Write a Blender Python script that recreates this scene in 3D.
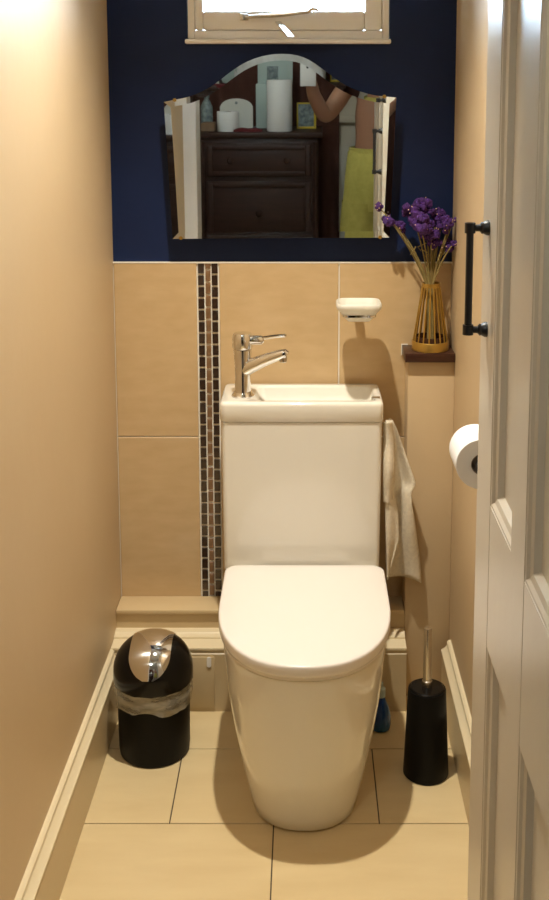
import bpy, bmesh, math, random
from mathutils import Vector, Matrix
random.seed(7)
PI = math.pi
for o in list(bpy.data.objects): bpy.data.objects.remove(o)
scene = bpy.context.scene
C = scene.collection

# ------------------------------------------------------------------ camera
# room axes: x right, y towards the tiled back wall (tile face at y = 0), z up
F, VX, VY, CY, CH, CD = 1100.0, 305.0, 95.0, 256.0, 1.52, 2.70
PITCH = math.atan((CY - VY) / F)
cam = bpy.data.cameras.new('camera'); cam_o = bpy.data.objects.new('camera', cam); C.objects.link(cam_o)
cam.sensor_fit = 'VERTICAL'; cam.sensor_height = 24.0
cam.lens = F * 24.0 / 900.0
cam.shift_x = (274.5 - VX) / 900.0
cam.shift_y = (CY - 450.0) / 900.0
cam.clip_start = 0.01
cam_o.location = (0, -CD, CH); cam_o.rotation_euler = (PI/2 - PITCH, 0, 0)
scene.camera = cam_o

# ------------------------------------------------------------------ world, exposure
w = bpy.data.worlds.new('sky'); scene.world = w; w.use_nodes = True
bg = w.node_tree.nodes['Background']
bg.inputs['Color'].default_value = (0.60, 0.79, 1.0, 1); bg.inputs['Strength'].default_value = 24.0
vs = scene.view_settings
vs.view_transform = 'Standard'; vs.look = 'None'; vs.gamma = 1.0; vs.use_curve_mapping = False
vs.exposure = 0.13
LAMP_W = 128.0
HALL_FILL = 34.0

# ------------------------------------------------------------------ pixel helpers (photo 549 x 900)
def ray(u, v):
    a = (u - VX) / F; b = -(v - CY) / F
    return a, math.cos(PITCH) + b*math.sin(PITCH), -math.sin(PITCH) + b*math.cos(PITCH)
def on_y(u, v, y):
    r = ray(u, v); t = (y + CD) / r[1]
    return Vector((t*r[0], y, CH + t*r[2]))
def on_z(u, v, z):
    r = ray(u, v); t = (z - CH) / r[2]
    return Vector((t*r[0], t*r[1] - CD, z))
YAWF = 7.0
def refl(u, v, Y):                      # a thing seen in the leaning mirror, standing at y = Y
    P = CD - Y; sh = 54.0 * (-Y) / P
    return Vector(((u - VX - 2*YAWF*(-Y)/P)/F*P, Y, CH - (v + sh - VY)/F*P))

# ------------------------------------------------------------------ materials
def mat(name, col, rough=0.5, metal=0.0, noise=None, bump=None, coat=0.0, trans=0.0, emit=None, spec=0.5, alpha=1.0, sss=0.0):
    m = bpy.data.materials.new(name); m.use_nodes = True
    nt = m.node_tree; b = nt.nodes['Principled BSDF']
    b.inputs['Base Color'].default_value = (*col, 1); b.inputs['Roughness'].default_value = rough
    b.inputs['Metallic'].default_value = metal; b.inputs['Coat Weight'].default_value = coat
    b.inputs['Coat Roughness'].default_value = 0.05
    b.inputs['Transmission Weight'].default_value = trans; b.inputs['Specular IOR Level'].default_value = spec
    b.inputs['Alpha'].default_value = alpha
    if sss: b.inputs['Subsurface Weight'].default_value = sss; b.inputs['Subsurface Radius'].default_value = (.01, .006, .004)
    tc = nt.nodes.new('ShaderNodeTexCoord')
    if noise:
        sc, col2, stretch = noise
        mp = nt.nodes.new('ShaderNodeMapping'); mp.inputs['Scale'].default_value = stretch
        nz = nt.nodes.new('ShaderNodeTexNoise'); nz.inputs['Scale'].default_value = sc; nz.inputs['Detail'].default_value = 5
        mx = nt.nodes.new('ShaderNodeMix'); mx.data_type = 'RGBA'
        rp = nt.nodes.new('ShaderNodeMapRange'); rp.inputs['From Min'].default_value = .3; rp.inputs['From Max'].default_value = .7
        nt.links.new(tc.outputs['Object'], mp.inputs['Vector']); nt.links.new(mp.outputs['Vector'], nz.inputs['Vector'])
        nt.links.new(nz.outputs['Fac'], rp.inputs['Value']); nt.links.new(rp.outputs['Result'], mx.inputs['Factor'])
        mx.inputs['A'].default_value = (*col, 1); mx.inputs['B'].default_value = (*col2, 1)
        nt.links.new(mx.outputs['Result'], b.inputs['Base Color'])
    if bump:
        sc, strength, dist = bump
        nz = nt.nodes.new('ShaderNodeTexNoise'); nz.inputs['Scale'].default_value = sc; nz.inputs['Detail'].default_value = 4
        bp = nt.nodes.new('ShaderNodeBump'); bp.inputs['Strength'].default_value = strength; bp.inputs['Distance'].default_value = dist
        nt.links.new(tc.outputs['Object'], nz.inputs['Vector']); nt.links.new(nz.outputs['Fac'], bp.inputs['Height'])
        nt.links.new(bp.outputs['Normal'], b.inputs['Normal'])
    if emit:
        b.inputs['Emission Color'].default_value = (*emit[0], 1); b.inputs['Emission Strength'].default_value = emit[1]
    return m
M = {}
M['wall']   = mat('magnolia_paint', (.63, .475, .29), .46, noise=(3, (.605, .45, .268), (1, 1, 1)), bump=(26, .16, .004), spec=.3)
M['navy']   = mat('navy_paint', (.0090, .0220, .082), .5, noise=(6, (.0075, .018, .070), (1, 1, 1)), bump=(40, .15, .003), spec=.25)
M['white_paint'] = mat('white_gloss_paint', (.90, .875, .84), .28, bump=(18, .12, .003))
M['plinth'] = mat('tan_gloss_paint', (.58, .45, .265), .35)
M['door']   = mat('door_gloss_paint', (.60, .535, .44), .3, bump=(14, .15, .004))
M['skirt']  = mat('cream_gloss_paint', (.80, .68, .46), .3)
M['tile']   = mat('beige_wall_tile', (.65, .47, .26), .32, noise=(14, (.59, .415, .22), (1, 1, 3)), bump=(260, .12, .001))
M['ftile']  = mat('cream_floor_tile', (.75, .595, .34), .36, noise=(5, (.69, .53, .29), (1, 4, 1)), bump=(120, .08, .001))
M['grout']  = mat('white_grout', (.92, .87, .76), .8)
M['fgrout'] = mat('dark_floor_joint', (.10, .075, .05), .9)
M['ledge']  = mat('ledge_paint', (.66, .50, .285), .4, noise=(9, (.62, .465, .26), (1, 1, 1)))
M['mos_dark'] = mat('dark_brown_glass', (.028, .017, .012), .12, noise=(60, (.055, .032, .02), (1, 1, 1)), coat=.6)
M['mos_tan']  = mat('tan_stone_mosaic', (.26, .15, .075), .3, noise=(60, (.19, .105, .05), (1, 1, 1)))
M['ceramic'] = mat('white_glazed_ceramic', (.82, .785, .70), .09, coat=.4)
M['lidmat'] = mat('white_seat_plastic', (.82, .775, .73), .22)
M['chrome'] = mat('chrome', (.82, .82, .82), .06, 1.0)
M['steel']  = mat('brushed_steel', (.62, .58, .52), .25, 1.0)
M['black']  = mat('matt_black_plastic', (.003, .003, .003), .45, bump=(200, .1, .001), spec=.16)
M['gblack'] = mat('gloss_black_plastic', (.004, .0035, .0035), .22, spec=.28)
M['iron']   = mat('black_iron', (.010, .011, .014), .35)
M['gold']   = mat('gold_paint_metal', (.46, .28, .06), .32, .7)
M['wood']   = mat('dark_stained_wood', (.060, .020, .010), .35, noise=(20, (.035, .011, .006), (1, 8, 8)))
M['oldwood'] = mat('old_dark_wood', (.042, .012, .006), .5, noise=(8, (.022, .006, .003), (1, 1, 6)))
M['paper']  = mat('white_tissue', (.84, .85, .87), .95, bump=(180, .3, .001))
M['card']   = mat('grey_card_tube', (.35, .31, .28), .9)
M['towel']  = mat('cream_terry_cloth', (.86, .77, .60), 1.0, bump=(420, .9, .003), noise=(120, (.74, .65, .50), (1, 1, 1)))
M['frost']  = mat('frosted_glass', (.93, .90, .80), .45, trans=.35)
M['purple'] = mat('purple_dried_petals', (.085, .022, .19), .85, noise=(90, (.035, .008, .08), (1, 1, 1)))
M['fleck']  = mat('pale_flower_fleck', (.62, .40, .32), .8)
M['stem']   = mat('dried_stem', (.30, .22, .075), .7, noise=(40, (.2, .16, .05), (1, 1, 1)))
M['blue']   = mat('blue_bottle_plastic', (.008, .035, .20), .2, noise=(18, (.02, .13, .26), (1, 1, 1)))
M['skin']   = mat('tanned_skin', (.40, .20, .12), .5, sss=.05)
M['hair']   = mat('dark_brown_hair', (.03, .017, .01), .6)
M['eye']    = mat('eye_white', (.75, .73, .7), .2)
M['iris']   = mat('brown_iris', (.04, .02, .01), .2)
M['lips']   = mat('lip_skin', (.36, .13, .10), .45)
M['yellow'] = mat('yellow_cotton', (.60, .53, .13), .85, noise=(30, (.5, .44, .1), (1, 1, 1)))
M['hallwall'] = mat('hall_white_paint', (.62, .58, .50), .6)
M['hallfloor'] = mat('hall_carpet', (.25, .19, .13), .95, bump=(300, .4, .002))
M['curtain'] = mat('maroon_brown_curtain', (.085, .03, .02), .9)
M['plaque'] = mat('pale_painted_board', (.70, .70, .66), .5)
M['aqua']   = mat('pale_aqua_card', (.46, .56, .54), .7)
M['darkpic'] = mat('dark_print', (.06, .09, .11), .5, noise=(40, (.3, .36, .36), (1, 1, 1)))
M['yframe'] = mat('yellow_frame_paint', (.65, .48, .04), .4)
M['red']    = mat('dark_red_cloth', (.12, .01, .015), .9)
M['brownbox'] = mat('brown_card', (.24, .15, .085), .8)
M['phone']  = mat('white_phone_case', (.75, .75, .75), .3)
M['mirror'] = mat('mirror_silver', (.80, .83, .80), .012, 1.0)
M['mback']  = mat('mirror_backing', (.09, .06, .04), .8)
M['lampglass'] = mat('lit_bulb_glass', (1, .9, .75), .4, emit=((1.0, .88, .68), 60.0))
M['hallfill'] = mat('hall_fill_glow', (1, .9, .8), .4, emit=((.95, 1.0, .95), HALL_FILL))  # glow of the added fill globe in the hall
def thin_glass(name, tint, gl):
    m = bpy.data.materials.new(name); m.use_nodes = True; nt = m.node_tree
    for n in list(nt.nodes):
        if n.type == 'BSDF_PRINCIPLED': nt.nodes.remove(n)
    out = [n for n in nt.nodes if n.type == 'OUTPUT_MATERIAL'][0]
    t = nt.nodes.new('ShaderNodeBsdfTransparent'); t.inputs[0].default_value = (*tint, 1)
    g = nt.nodes.new('ShaderNodeBsdfGlossy'); g.inputs['Roughness'].default_value = .03
    f = nt.nodes.new('ShaderNodeFresnel'); f.inputs[0].default_value = gl
    x = nt.nodes.new('ShaderNodeMixShader')
    nt.links.new(f.outputs[0], x.inputs[0]); nt.links.new(t.outputs[0], x.inputs[1]); nt.links.new(g.outputs[0], x.inputs[2])
    nt.links.new(x.outputs[0], out.inputs[0]); return m
M['pane'] = thin_glass('window_glass', (.95, .97, .97), 1.45)
def film(name):
    m = bpy.data.materials.new(name); m.use_nodes = True; nt = m.node_tree
    b = nt.nodes['Principled BSDF']; b.inputs['Base Color'].default_value = (.62, .57, .45, 1); b.inputs['Roughness'].default_value = .22
    out = [n for n in nt.nodes if n.type == 'OUTPUT_MATERIAL'][0]
    t = nt.nodes.new('ShaderNodeBsdfTransparent'); x = nt.nodes.new('ShaderNodeMixShader')
    tc = nt.nodes.new('ShaderNodeTexCoord'); nz = nt.nodes.new('ShaderNodeTexNoise'); nz.inputs['Scale'].default_value = 22
    mp = nt.nodes.new('ShaderNodeMapping'); mp.inputs['Scale'].default_value = (1, 1, 4)
    mr = nt.nodes.new('ShaderNodeMapRange'); mr.inputs['From Min'].default_value = .35; mr.inputs['From Max'].default_value = .68
    mr.inputs['To Min'].default_value = .34; mr.inputs['To Max'].default_value = .62
    nt.links.new(tc.outputs['Object'], mp.inputs[0]); nt.links.new(mp.outputs[0], nz.inputs['Vector']); nt.links.new(nz.outputs['Fac'], mr.inputs['Value'])
    nt.links.new(mr.outputs['Result'], x.inputs[0]); nt.links.new(t.outputs[0], x.inputs[1]); nt.links.new(b.outputs[0], x.inputs[2])
    nt.links.new(x.outputs[0], out.inputs[0]); return m
M['film'] = film('clear_bin_liner_film')

# ------------------------------------------------------------------ mesh helpers
def new(): return bmesh.new()
def finish(bm, smooth=True, ang=35):
    bmesh.ops.recalc_face_normals(bm, faces=bm.faces)
    me = bpy.data.meshes.new('m'); bm.to_mesh(me); bm.free()
    if smooth:
        me.polygons.foreach_set('use_smooth', [True]*len(me.polygons)); me.set_sharp_from_angle(angle=math.radians(ang))
    return me
def obj(name, bm, m, parent=None, smooth=True, ang=35):
    me = finish(bm, smooth, ang) if isinstance(bm, bmesh.types.BMesh) else bm
    me.name = name
    if not me.materials: me.materials.append(M[m])
    o = bpy.data.objects.new(name, me); C.objects.link(o)
    if parent: o.parent = parent
    return o
def tag(o, label, cat, group=None):
    o['label'] = label; o['category'] = cat
    if group: o['group'] = group
    return o
def thing(name, label, cat, loc=(0, 0, 0), group=None):
    o = bpy.data.objects.new(name, None); C.objects.link(o); o.location = loc; o.empty_display_size = .05
    return tag(o, label, cat, group)
def struct(name, bm, m, label=None, smooth=True):
    o = obj(name, bm, m, None, smooth); o['kind'] = 'structure'
    if label: o['label'] = label
    return o
def box(bm, x0, x1, y0, y1, z0, z1, bev=0.0, seg=2):
    x0, x1 = min(x0, x1), max(x0, x1); y0, y1 = min(y0, y1), max(y0, y1); z0, z1 = min(z0, z1), max(z0, z1)
    r = bmesh.ops.create_cube(bm, size=1)
    for v in r['verts']:
        v.co = Vector(((x0+x1)/2 + v.co.x*(x1-x0), (y0+y1)/2 + v.co.y*(y1-y0), (z0+z1)/2 + v.co.z*(z1-z0)))
    if bev:
        es = list({e for v in r['verts'] for e in v.link_edges})
        bmesh.ops.bevel(bm, geom=es, offset=bev, segments=seg, affect='EDGES', profile=.5)
    return bm
def loft(bm, rings, cap0=True, cap1=True, closed=True):
    R = [[bm.verts.new(p) for p in r] for r in rings]; n = len(R[0])
    for a, b in zip(R, R[1:]):
        for i in range(n if closed else n-1):
            j = (i+1) % n; bm.faces.new((a[i], a[j], b[j], b[i]))
    if cap0: bm.faces.new(list(reversed(R[0])))
    if cap1: bm.faces.new(R[-1])
    return bm
def lathe(bm, prof, c=(0, 0, 0), n=32, cap0=True, cap1=True, axis='z'):
    rings = []
    for r, z in prof:
        ring = []
        for i in range(n):
            a = 2*PI*i/n
            p = (r*math.cos(a), r*math.sin(a), z)
            if axis == 'y': p = (p[0], z, p[1])
            if axis == 'x': p = (z, p[0], p[1])
            ring.append(Vector(p) + Vector(c))
        rings.append(ring)
    return loft(bm, rings, cap0, cap1)
def tube(bm, pts, rad, n=8, cap=True):
    pts = [Vector(p) for p in pts]
    rad = rad if isinstance(rad, (list, tuple)) else [rad]*len(pts)
    rings = []; up = None
    for i, p in enumerate(pts):
        d = (pts[min(i+1, len(pts)-1)] - pts[max(i-1, 0)]).normalized()
        if up is None: up = Vector((0, 0, 1)) if abs(d.z) < .9 else Vector((1, 0, 0))
        s = d.cross(up).normalized(); up = s.cross(d).normalized()
        rings.append([p + rad[i]*(math.cos(2*PI*k/n)*s + math.sin(2*PI*k/n)*up) for k in range(n)])
    return loft(bm, rings, cap, cap)
def bez(p0, p1, p2, n=8):
    p0, p1, p2 = Vector(p0), Vector(p1), Vector(p2)
    return [(1-t)**2*p0 + 2*t*(1-t)*p1 + t*t*p2 for t in [i/n for i in range(n+1)]]
def rrect(x0, x1, y0, y1, r, z, n=5):
    pts = []
    for cx, cy, a0 in ((x1-r, y1-r, 0), (x0+r, y1-r, PI/2), (x0+r, y0+r, PI), (x1-r, y0+r, 1.5*PI)):
        for i in range(n+1):
            a = a0 + PI/2*i/n; pts.append(Vector((cx + r*math.cos(a), cy + r*math.sin(a), z)))
    return pts
def extrude_profile(bm, prof, p0, p1):     # prof(t) -> list of (x,y,z) at each end
    return loft(bm, [p0, p1])
def blob(bm, c, r, sub=2, jit=0.0, sq=(1, 1, 1)):
    q = bmesh.ops.create_icosphere(bm, subdivisions=sub, radius=1)
    for v in q['verts']:
        k = r*(1 + random.uniform(-jit, jit))
        v.co = Vector((v.co.x*k*sq[0], v.co.y*k*sq[1], v.co.z*k*sq[2])) + Vector(c)
    return bm

# ------------------------------------------------------------------ room shell
WR = 0.366                                   # right wall face
def WL(y): return -0.478 + .016*y            # the left wall runs slightly out of square
CEIL = 2.40
YF = -1.77                                   # room side of the front wall
YH = -1.89                                   # hall side of it
# back wall with the window opening
WX0, WX1, WZ0, WZ1 = -.285, .205, 1.652, 2.22
bm = new()
for a in ((-.70, WX0, -.02, CEIL), (WX1, .60, -.02, CEIL), (WX0, WX1, -.02, WZ0), (WX0, WX1, WZ1, CEIL)):
    box(bm, a[0], a[1], .010, .085, a[2], a[3])
wall_back = struct('wall_back', bm, 'navy', smooth=False)
bm = new(); box(bm, -.478, WR, .0035, .0098, 0, 1.1085); obj('grout_bed', bm, 'grout', wall_back, False)
def wtile(x0, x1, z0, z1, d=0.0):
    bm = new(); box(bm, x0, x1, -d, .0034, z0, z1, .0012, 1); return obj('tile', bm, 'tile', wall_back, False)
ZT, ZM, ZB = 1.1065, .6605, .229
for x0, x1, d in ((-.4755, -.2700, 0), (-.2130, .0830, .0004), (.0868, .3645, .0002)):
    wtile(x0, x1, ZM+.0018, ZT, d); wtile(x0, x1, ZB-.10, ZM-.0018, d)
bm = new(); box(bm, -.478, WR, -.0012, .0098, ZT+.0002, ZT+.0028); obj('tile_trim', bm, 'grout', wall_back, False)
# mosaic strip, three columns of small pieces
def mosaic(x0, x1, z0, z1, m, cache={}):
    key = (m, round(x1-x0, 4), round(z1-z0, 4))
    if key not in cache:
        b = new(); box(b, -(x1-x0)/2, (x1-x0)/2, -.0038, .0, -(z1-z0)/2, (z1-z0)/2, .0007, 1); me = finish(b, False); me.materials.append(M[m]); cache[key] = me
    o = bpy.data.objects.new('mosaic_piece', cache[key]); C.objects.link(o); o.parent = wall_back
    o.location = ((x0+x1)/2 + random.uniform(-.0003, .0003), .0034, (z0+z1)/2)
    o.rotation_euler = (random.uniform(-.01, .01), random.uniform(-.012, .012), random.uniform(-.01, .01))
z = ZT - .001
while z - .0255 > ZB - .02:
    mosaic(-.2658, -.2510, z-.0245, z, 'mos_dark'); mosaic(-.2320, -.2172, z-.0245, z, 'mos_dark'); z -= .0297
z = ZT - .001; mosaic(-.2477, -.2348, z-.0125, z, 'mos_tan'); z -= .0168
while z - .0275 > ZB - .02:
    mosaic(-.2474, -.2352, z-.0268, z, 'mos_tan'); z -= .0318
# side walls
bm = new()
loft(bm, [[(WL(.26), .26, 0), (WL(YF), YF, 0), (WL(YF)-.12, YF, 0), (WL(.26)-.12, .26, 0)],
          [(WL(.26), .26, CEIL), (WL(YF), YF, CEIL), (WL(YF)-.12, YF, CEIL), (WL(.26)-.12, .26, CEIL)]])
struct('wall_left', bm, 'wall', smooth=False)
bm = new(); box(bm, WR, WR+.12, YF, .26, 0, CEIL); struct('wall_right', bm, 'wall', smooth=False)
bm = new(); box(bm, -1.7, 1.6, -3.9, .3, CEIL, CEIL+.1); struct('ceiling', bm, 'hallwall', smooth=False)
# front wall with the door opening
DX0, DX1, DZ = -.466, .290, 2.03
bm = new(); box(bm, -1.62, DX0, YH, YF, 0, CEIL); box(bm, DX1, 1.52, YH, YF, 0, CEIL); box(bm, DX0, DX1, YH, YF, DZ, CEIL)
struct('wall_front', bm, 'hallwall', smooth=False)
bm = new()
for x0, x1, z0, z1 in ((DX0-.07, DX0+.012, 0, DZ+.06), (DX1+.002, DX1+.062, 0, DZ+.06), (DX0-.07, DX1+.062, DZ-.008, DZ+.06)):
    box(bm, x0, x1, YF+.0, YF+.016, z0, z1, .004); box(bm, x0, x1, YH-.016, YH, z0, z1, .004)
box(bm, DX0, DX0+.012, YH, YF, 0, DZ)
struct('trim_1', bm, 'white_paint')
# hall shell
bm = new(); box(bm, -1.62, -1.52, -3.75, YH, 0, CEIL); struct('wall_hall_left', bm, 'hallwall', smooth=False)
bm = new(); box(bm, 1.42, 1.52, -3.75, YH, 0, CEIL); struct('wall_hall_right', bm, 'hallwall', smooth=False)
bm = new(); box(bm, -1.62, 1.52, -3.85, -3.75, 0, CEIL); hb = struct('wall_hall_back', bm, 'hallwall', smooth=False)
zr = refl(335, 114, -3.75).z
bm = new(); box(bm, .14, 1.42, -3.75, -3.72, zr-.045, zr, .008); box(bm, .14, 1.42, -3.75, -3.735, 0, .14, .005)
struct('trim_2', bm, 'hallwall')
# floor
bm = new(); box(bm, -.62, .5, YH, .2, -.1, -.0025); floor = struct('floor', bm, 'fgrout', smooth=False)
bm = new(); box(bm, -1.62, 1.52, -3.85, YH, -.1, -.001); struct('floor_hall', bm, 'hallfloor', smooth=False)
G = .0013
YR = [.0, -.310, -.578, -.846, -1.114, -1.382, -1.65, YH]
for k, (ya, yb) in enumerate(zip(YR, YR[1:])):
    off = (-.066, -.286)[k % 2]
    xs = [off + .443*i for i in range(-2, 4)]
    for a, b in zip(xs, xs[1:]):
        a2, b2 = max(a, -.60), min(b, .47)
        if b2 - a2 < .02: continue
        bm = new(); box(bm, a2+G, b2-G, yb+G, ya-G, -.0024, 0, .0006, 1); obj('floor_tile', bm, 'ftile', floor, False)
# skirting boards: plinth with a moulded top
SK = [(.022, 0), (.022, .128), (.0195, .1305), (.0195, .1335), (.0235, .136), (.0235, .1395), (.014, .146), (.0095, .152), (.0095, .161), (.005, .1655), (0, .1665)]
def two_tone(o, zmax):                       # wall-coloured plinth below the cream moulding
    o.data.materials.append(M['plinth'])
    for p in o.data.polygons:
        if max(o.data.vertices[i].co.z for i in p.vertices) < zmax and abs(p.normal.z) < .5: p.material_index = 1
    return o
def skirt(name, x_of, sgn, y0, y1):
    rings = []
    for y in (y0, y1):
        rings.append([(x_of(y), y, 0)] + [(x_of(y) + sgn*t, y, zz) for t, zz in SK])
    return two_tone(struct(name, loft(new(), rings), 'skirt'), .129)
skirt('baseboard_left', WL, 1, -.095, YF)
skirt('baseboard_right', lambda y: WR, -1, -.105, YF+.02)
bm = new()
# pipe boxing along the back wall: ledge, upright, and a deeper moulded plinth
LZ = .233
bm = new(); box(bm, WL(-.05), .252, -.074, 0, .0, LZ-.012)
boxing = struct('trim_3', bm, 'ledge', 'cream painted pipe boxing along the foot of the tiled wall', smooth=False)
bm = new(); box(bm, WL(-.05)+.001, .251, -.082, -.0005, LZ-.012, LZ, .003); obj('ledge_board', bm, 'ledge', boxing)
def back_profile(x):
    return [(x, -.074, 0)] + [(x, -y, zz) for y, zz in ((.152, 0), (.152, .152), (.147, .156), (.147, .160), (.153, .163), (.153, .168), (.134, .1695), (.112, .172), (.112, .1755), (.100, .177), (.095, .181), (.074, .182))]
bm = loft(new(), [back_profile(WL(-.1)+.0005), back_profile(.251)]); two_tone(struct('baseboard_back', bm, 'skirt'), .153)
bm = new(); box(bm, -.45, -.2245, -.1555, -.1515, .012, .146, .001); ap = obj('access_panel', bm, 'plinth', bpy.data.objects['baseboard_back'])
kx = on_y(209, 662, -.156)
bm = new()
loft(bm, [[(kx.x + .0055*math.cos(a), yy, kx.z + (.0055*math.sin(a) + (.008 if math.sin(a) > 0 else -.008))) for a in [2*PI*(i+.5)/16 for i in range(16)]] for yy in (-.1555, -.158)])
obj('catch', bm, 'white_paint', ap)
# corner pilaster (boxed pipe) with its dark wooden shelf
bm = new(); box(bm, .252, WR, -.078, 0, 0, .8765, .002)
struct('trim_4', bm, 'wall', 'boxed-in corner pipe duct below the dark wooden shelf')
SZ = .8995
bm = new(); box(bm, .2435, .3645, -.094, -.0015, .877, SZ, .0015)
tag(obj('corner_shelf', bm, 'wood'), 'small dark stained wooden corner shelf carrying the gold wire vase', 'shelf')
bm = new(); box(bm, .2412, .2432, -.006, -.0015, .874, SZ+.003); box(bm, .2412, .258, -.004, -.0015, SZ+.0005, SZ+.003)
obj('sealant_bead', bm, 'grout', wall_back, False)

# ------------------------------------------------------------------ window
win = bpy.data.objects.new('window_1', None); C.objects.link(win); win['kind'] = 'structure'; win['label'] = 'small bright casement window above the mirror'
Y0, Y1 = -.002, .062
def frame(bm, x0, x1, z0, z1, l, r, b, t, y0, y1, bev=.003):
    box(bm, x0, x0+l, y0, y1, z0, z1, bev); box(bm, x1-r, x1, y0, y1, z0, z1, bev)
    box(bm, x0+l, x1-r, y0, y1, z0, z0+b, bev); box(bm, x0+l, x1-r, y0, y1, z1-t, z1, bev)
bm = new(); frame(bm, WX0+.002, WX1-.002, WZ0+.002, WZ1-.002, .016, .016, .02, .02, .008, .08); obj('window_frame', bm, 'white_paint', win)
bm = new(); frame(bm, WX0+.0185, WX1-.0185, WZ0+.0225, WZ1-.0225, .020, .042, .046, .04, .014, .058, .006); obj('sash', bm, 'white_paint', win)
bm = new(); box(bm, WX0+.036, WX1-.058, .034, .038, WZ0+.066, WZ1-.06); obj('pane', bm, 'pane', win, False)
bm = new(); box(bm, WX0-.004, WX1+.002, -.010, .06, WZ0-.010, WZ0+.0015, .003); obj('window_sill', bm, 'white_paint', win)
# casement stay: arm on the sash rail, swinging out over the sill into the room
p0 = on_y(245, 17, .006); p1 = on_y(308, 12, .006)
bm = new(); tube(bm, [p0, p0 + (p1-p0)*.55 + Vector((0, -.004, -.002)), p1], [.0045, .0055, .004], 8)
box(bm, p0.x-.012, p0.x+.008, .004, .0138, p0.z-.008, p0.z+.008, .002)
tube(bm, [p1, p1 + Vector((.012, -.006, .008)), p1 + Vector((.025, -.01, .003))], [.004, .0045, .003], 8)
st = obj('stay_bar', bm, 'steel', win)
q0 = on_y(278, 22, .0); q1 = on_y(291, 37, -.17)
bm = new(); d = (q1-q0); s = Vector((1, 0, 0))*.0065; n = Vector((0, .2, 1)).normalized()*.002
loft(bm, [[q0-s-n, q0+s-n, q0+s+n, q0-s+n], [q1-s-n, q1+s-n, q1+s+n, q1-s+n]])
obj('stay_arm', bm, 'steel', win)

# ------------------------------------------------------------------ door, open into the room along the right wall
dx = .252; th = .036
door = bpy.data.objects.new('door_1', None); C.objects.link(door); door['kind'] = 'structure'; door['label'] = 'cream four-panel door standing open along the right wall'
YA, YB = -1.154, -1.750
P1 = (-1.267, -1.419); P2 = (-1.502, -1.655)
ZL0, ZL1, ZU0, ZU1 = .235, .762, .966, 1.88
bm = new()
for a, b in ((YA, P1[0]), (P1[1], P2[0]), (P2[1], YB)): box(bm, dx, dx+th, b, a, .006, 2.0, .0015, 1)
obj('stile', bm, 'door', door)
bm = new()
for a, b in (P1, P2):
    for z0, z1 in ((.006, ZL0), (ZL1, ZU0), (ZU1, 2.0)): box(bm, dx+.0004, dx+th-.0004, b, a, z0, z1)
obj('rail', bm, 'door', door, False)
for a, b in (P1, P2):
    for z0, z1 in ((ZL0, ZL1), (ZU0, ZU1)):
        bm = new(); box(bm, dx+.015, dx+th-.012, b-.001, a+.001, z0-.001, z1+.001); pn = obj('panel', bm, 'door', door, False)
        bm = new()       # sloped moulding round the recess
        prof = [(0.0, .0015), (.006, .004), (.011, .012), (.0155, .022)]
        rings = []
        for ins, dep in ((.0, .001), (.004, .0015), (.008, .005), (.016, .007), (.022, .0155)):
            rings.append([(dx+dep, a-ins, z0+ins), (dx+dep, b+ins, z0+ins), (dx+dep, b+ins, z1-ins), (dx+dep, a-ins, z1-ins)])
        loft(bm, rings, False, False); obj('moulding', bm, 'door', pn, False)
# pull handle
hy = -1.205; hz0, hz1 = 1.198, 1.340; hx = .226
hd = bpy.data.objects.new('pull_handle', None); C.objects.link(hd); hd.parent = door; hd['label'] = 'black iron pull handle'
bm = new(); tube(bm, [(hx, hy, hz0-.007), (hx, hy, hz1+.007)], .0052, 12); obj('bar', bm, 'iron', hd)
for z in (hz0, hz1):
    bm = new(); lathe(bm, [(.0105, 0), (.0105, -.003), (.009, -.006), (.008, -.008), (.0085, -.010), (.005, -.013), (.0045, -(dx-hx))], (dx, hy, z), 20, axis='x')
    lathe(bm, [(.0075, -.007), (.0075, .007)], (hx, hy, z), 16); obj('rose', bm, 'iron', hd)

# ------------------------------------------------------------------ ceiling lamp, and an added fill light in the hall
lamp = thing('ceiling_lamp', 'round chrome ceiling spotlight above the toilet, out of the photograph', 'lamp', (-.09, -.70, CEIL))
bm = new(); rings = [[(r*math.cos(2*PI*i/32), r*math.sin(2*PI*i/32), z) for i in range(32)] for r, z in ((.048, 0), (.048, -.004), (.040, -.007), (.034, -.004), (.031, -.0005))]
loft(bm, rings, False, False); obj('lamp_rim', bm, 'chrome', lamp)
bm = new(); lathe(bm, [(.030, -.001), (.030, -.004), (.012, -.006)], n=24); obj('lens', bm, 'lampglass', lamp)
sl = bpy.data.lights.new('spot', 'SPOT'); sl.energy = LAMP_W; sl.color = (1.0, .93, .79); sl.spot_size = math.radians(91); sl.spot_blend = 1.0; sl.shadow_soft_size = .022
so_ = bpy.data.objects.new('spot', sl); C.objects.link(so_); so_.parent = lamp; so_.location = (0, 0, -.035)
hl = thing('added_hall_fill', 'added fill light under the hall ceiling outside the door, out of view', 'lamp', (-.35, -2.25, CEIL))  # unseen globe added near the doorway to brighten the pan and the hall
bm = new(); lathe(bm, [(.06, 0), (.06, -.02), (.03, -.05)], n=24); obj('fill_base', bm, 'chrome', hl)
bm = new(); blob(bm, (0, 0, -.14), .10, 2); obj('fill_globe', bm, 'hallfill', hl)

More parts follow.
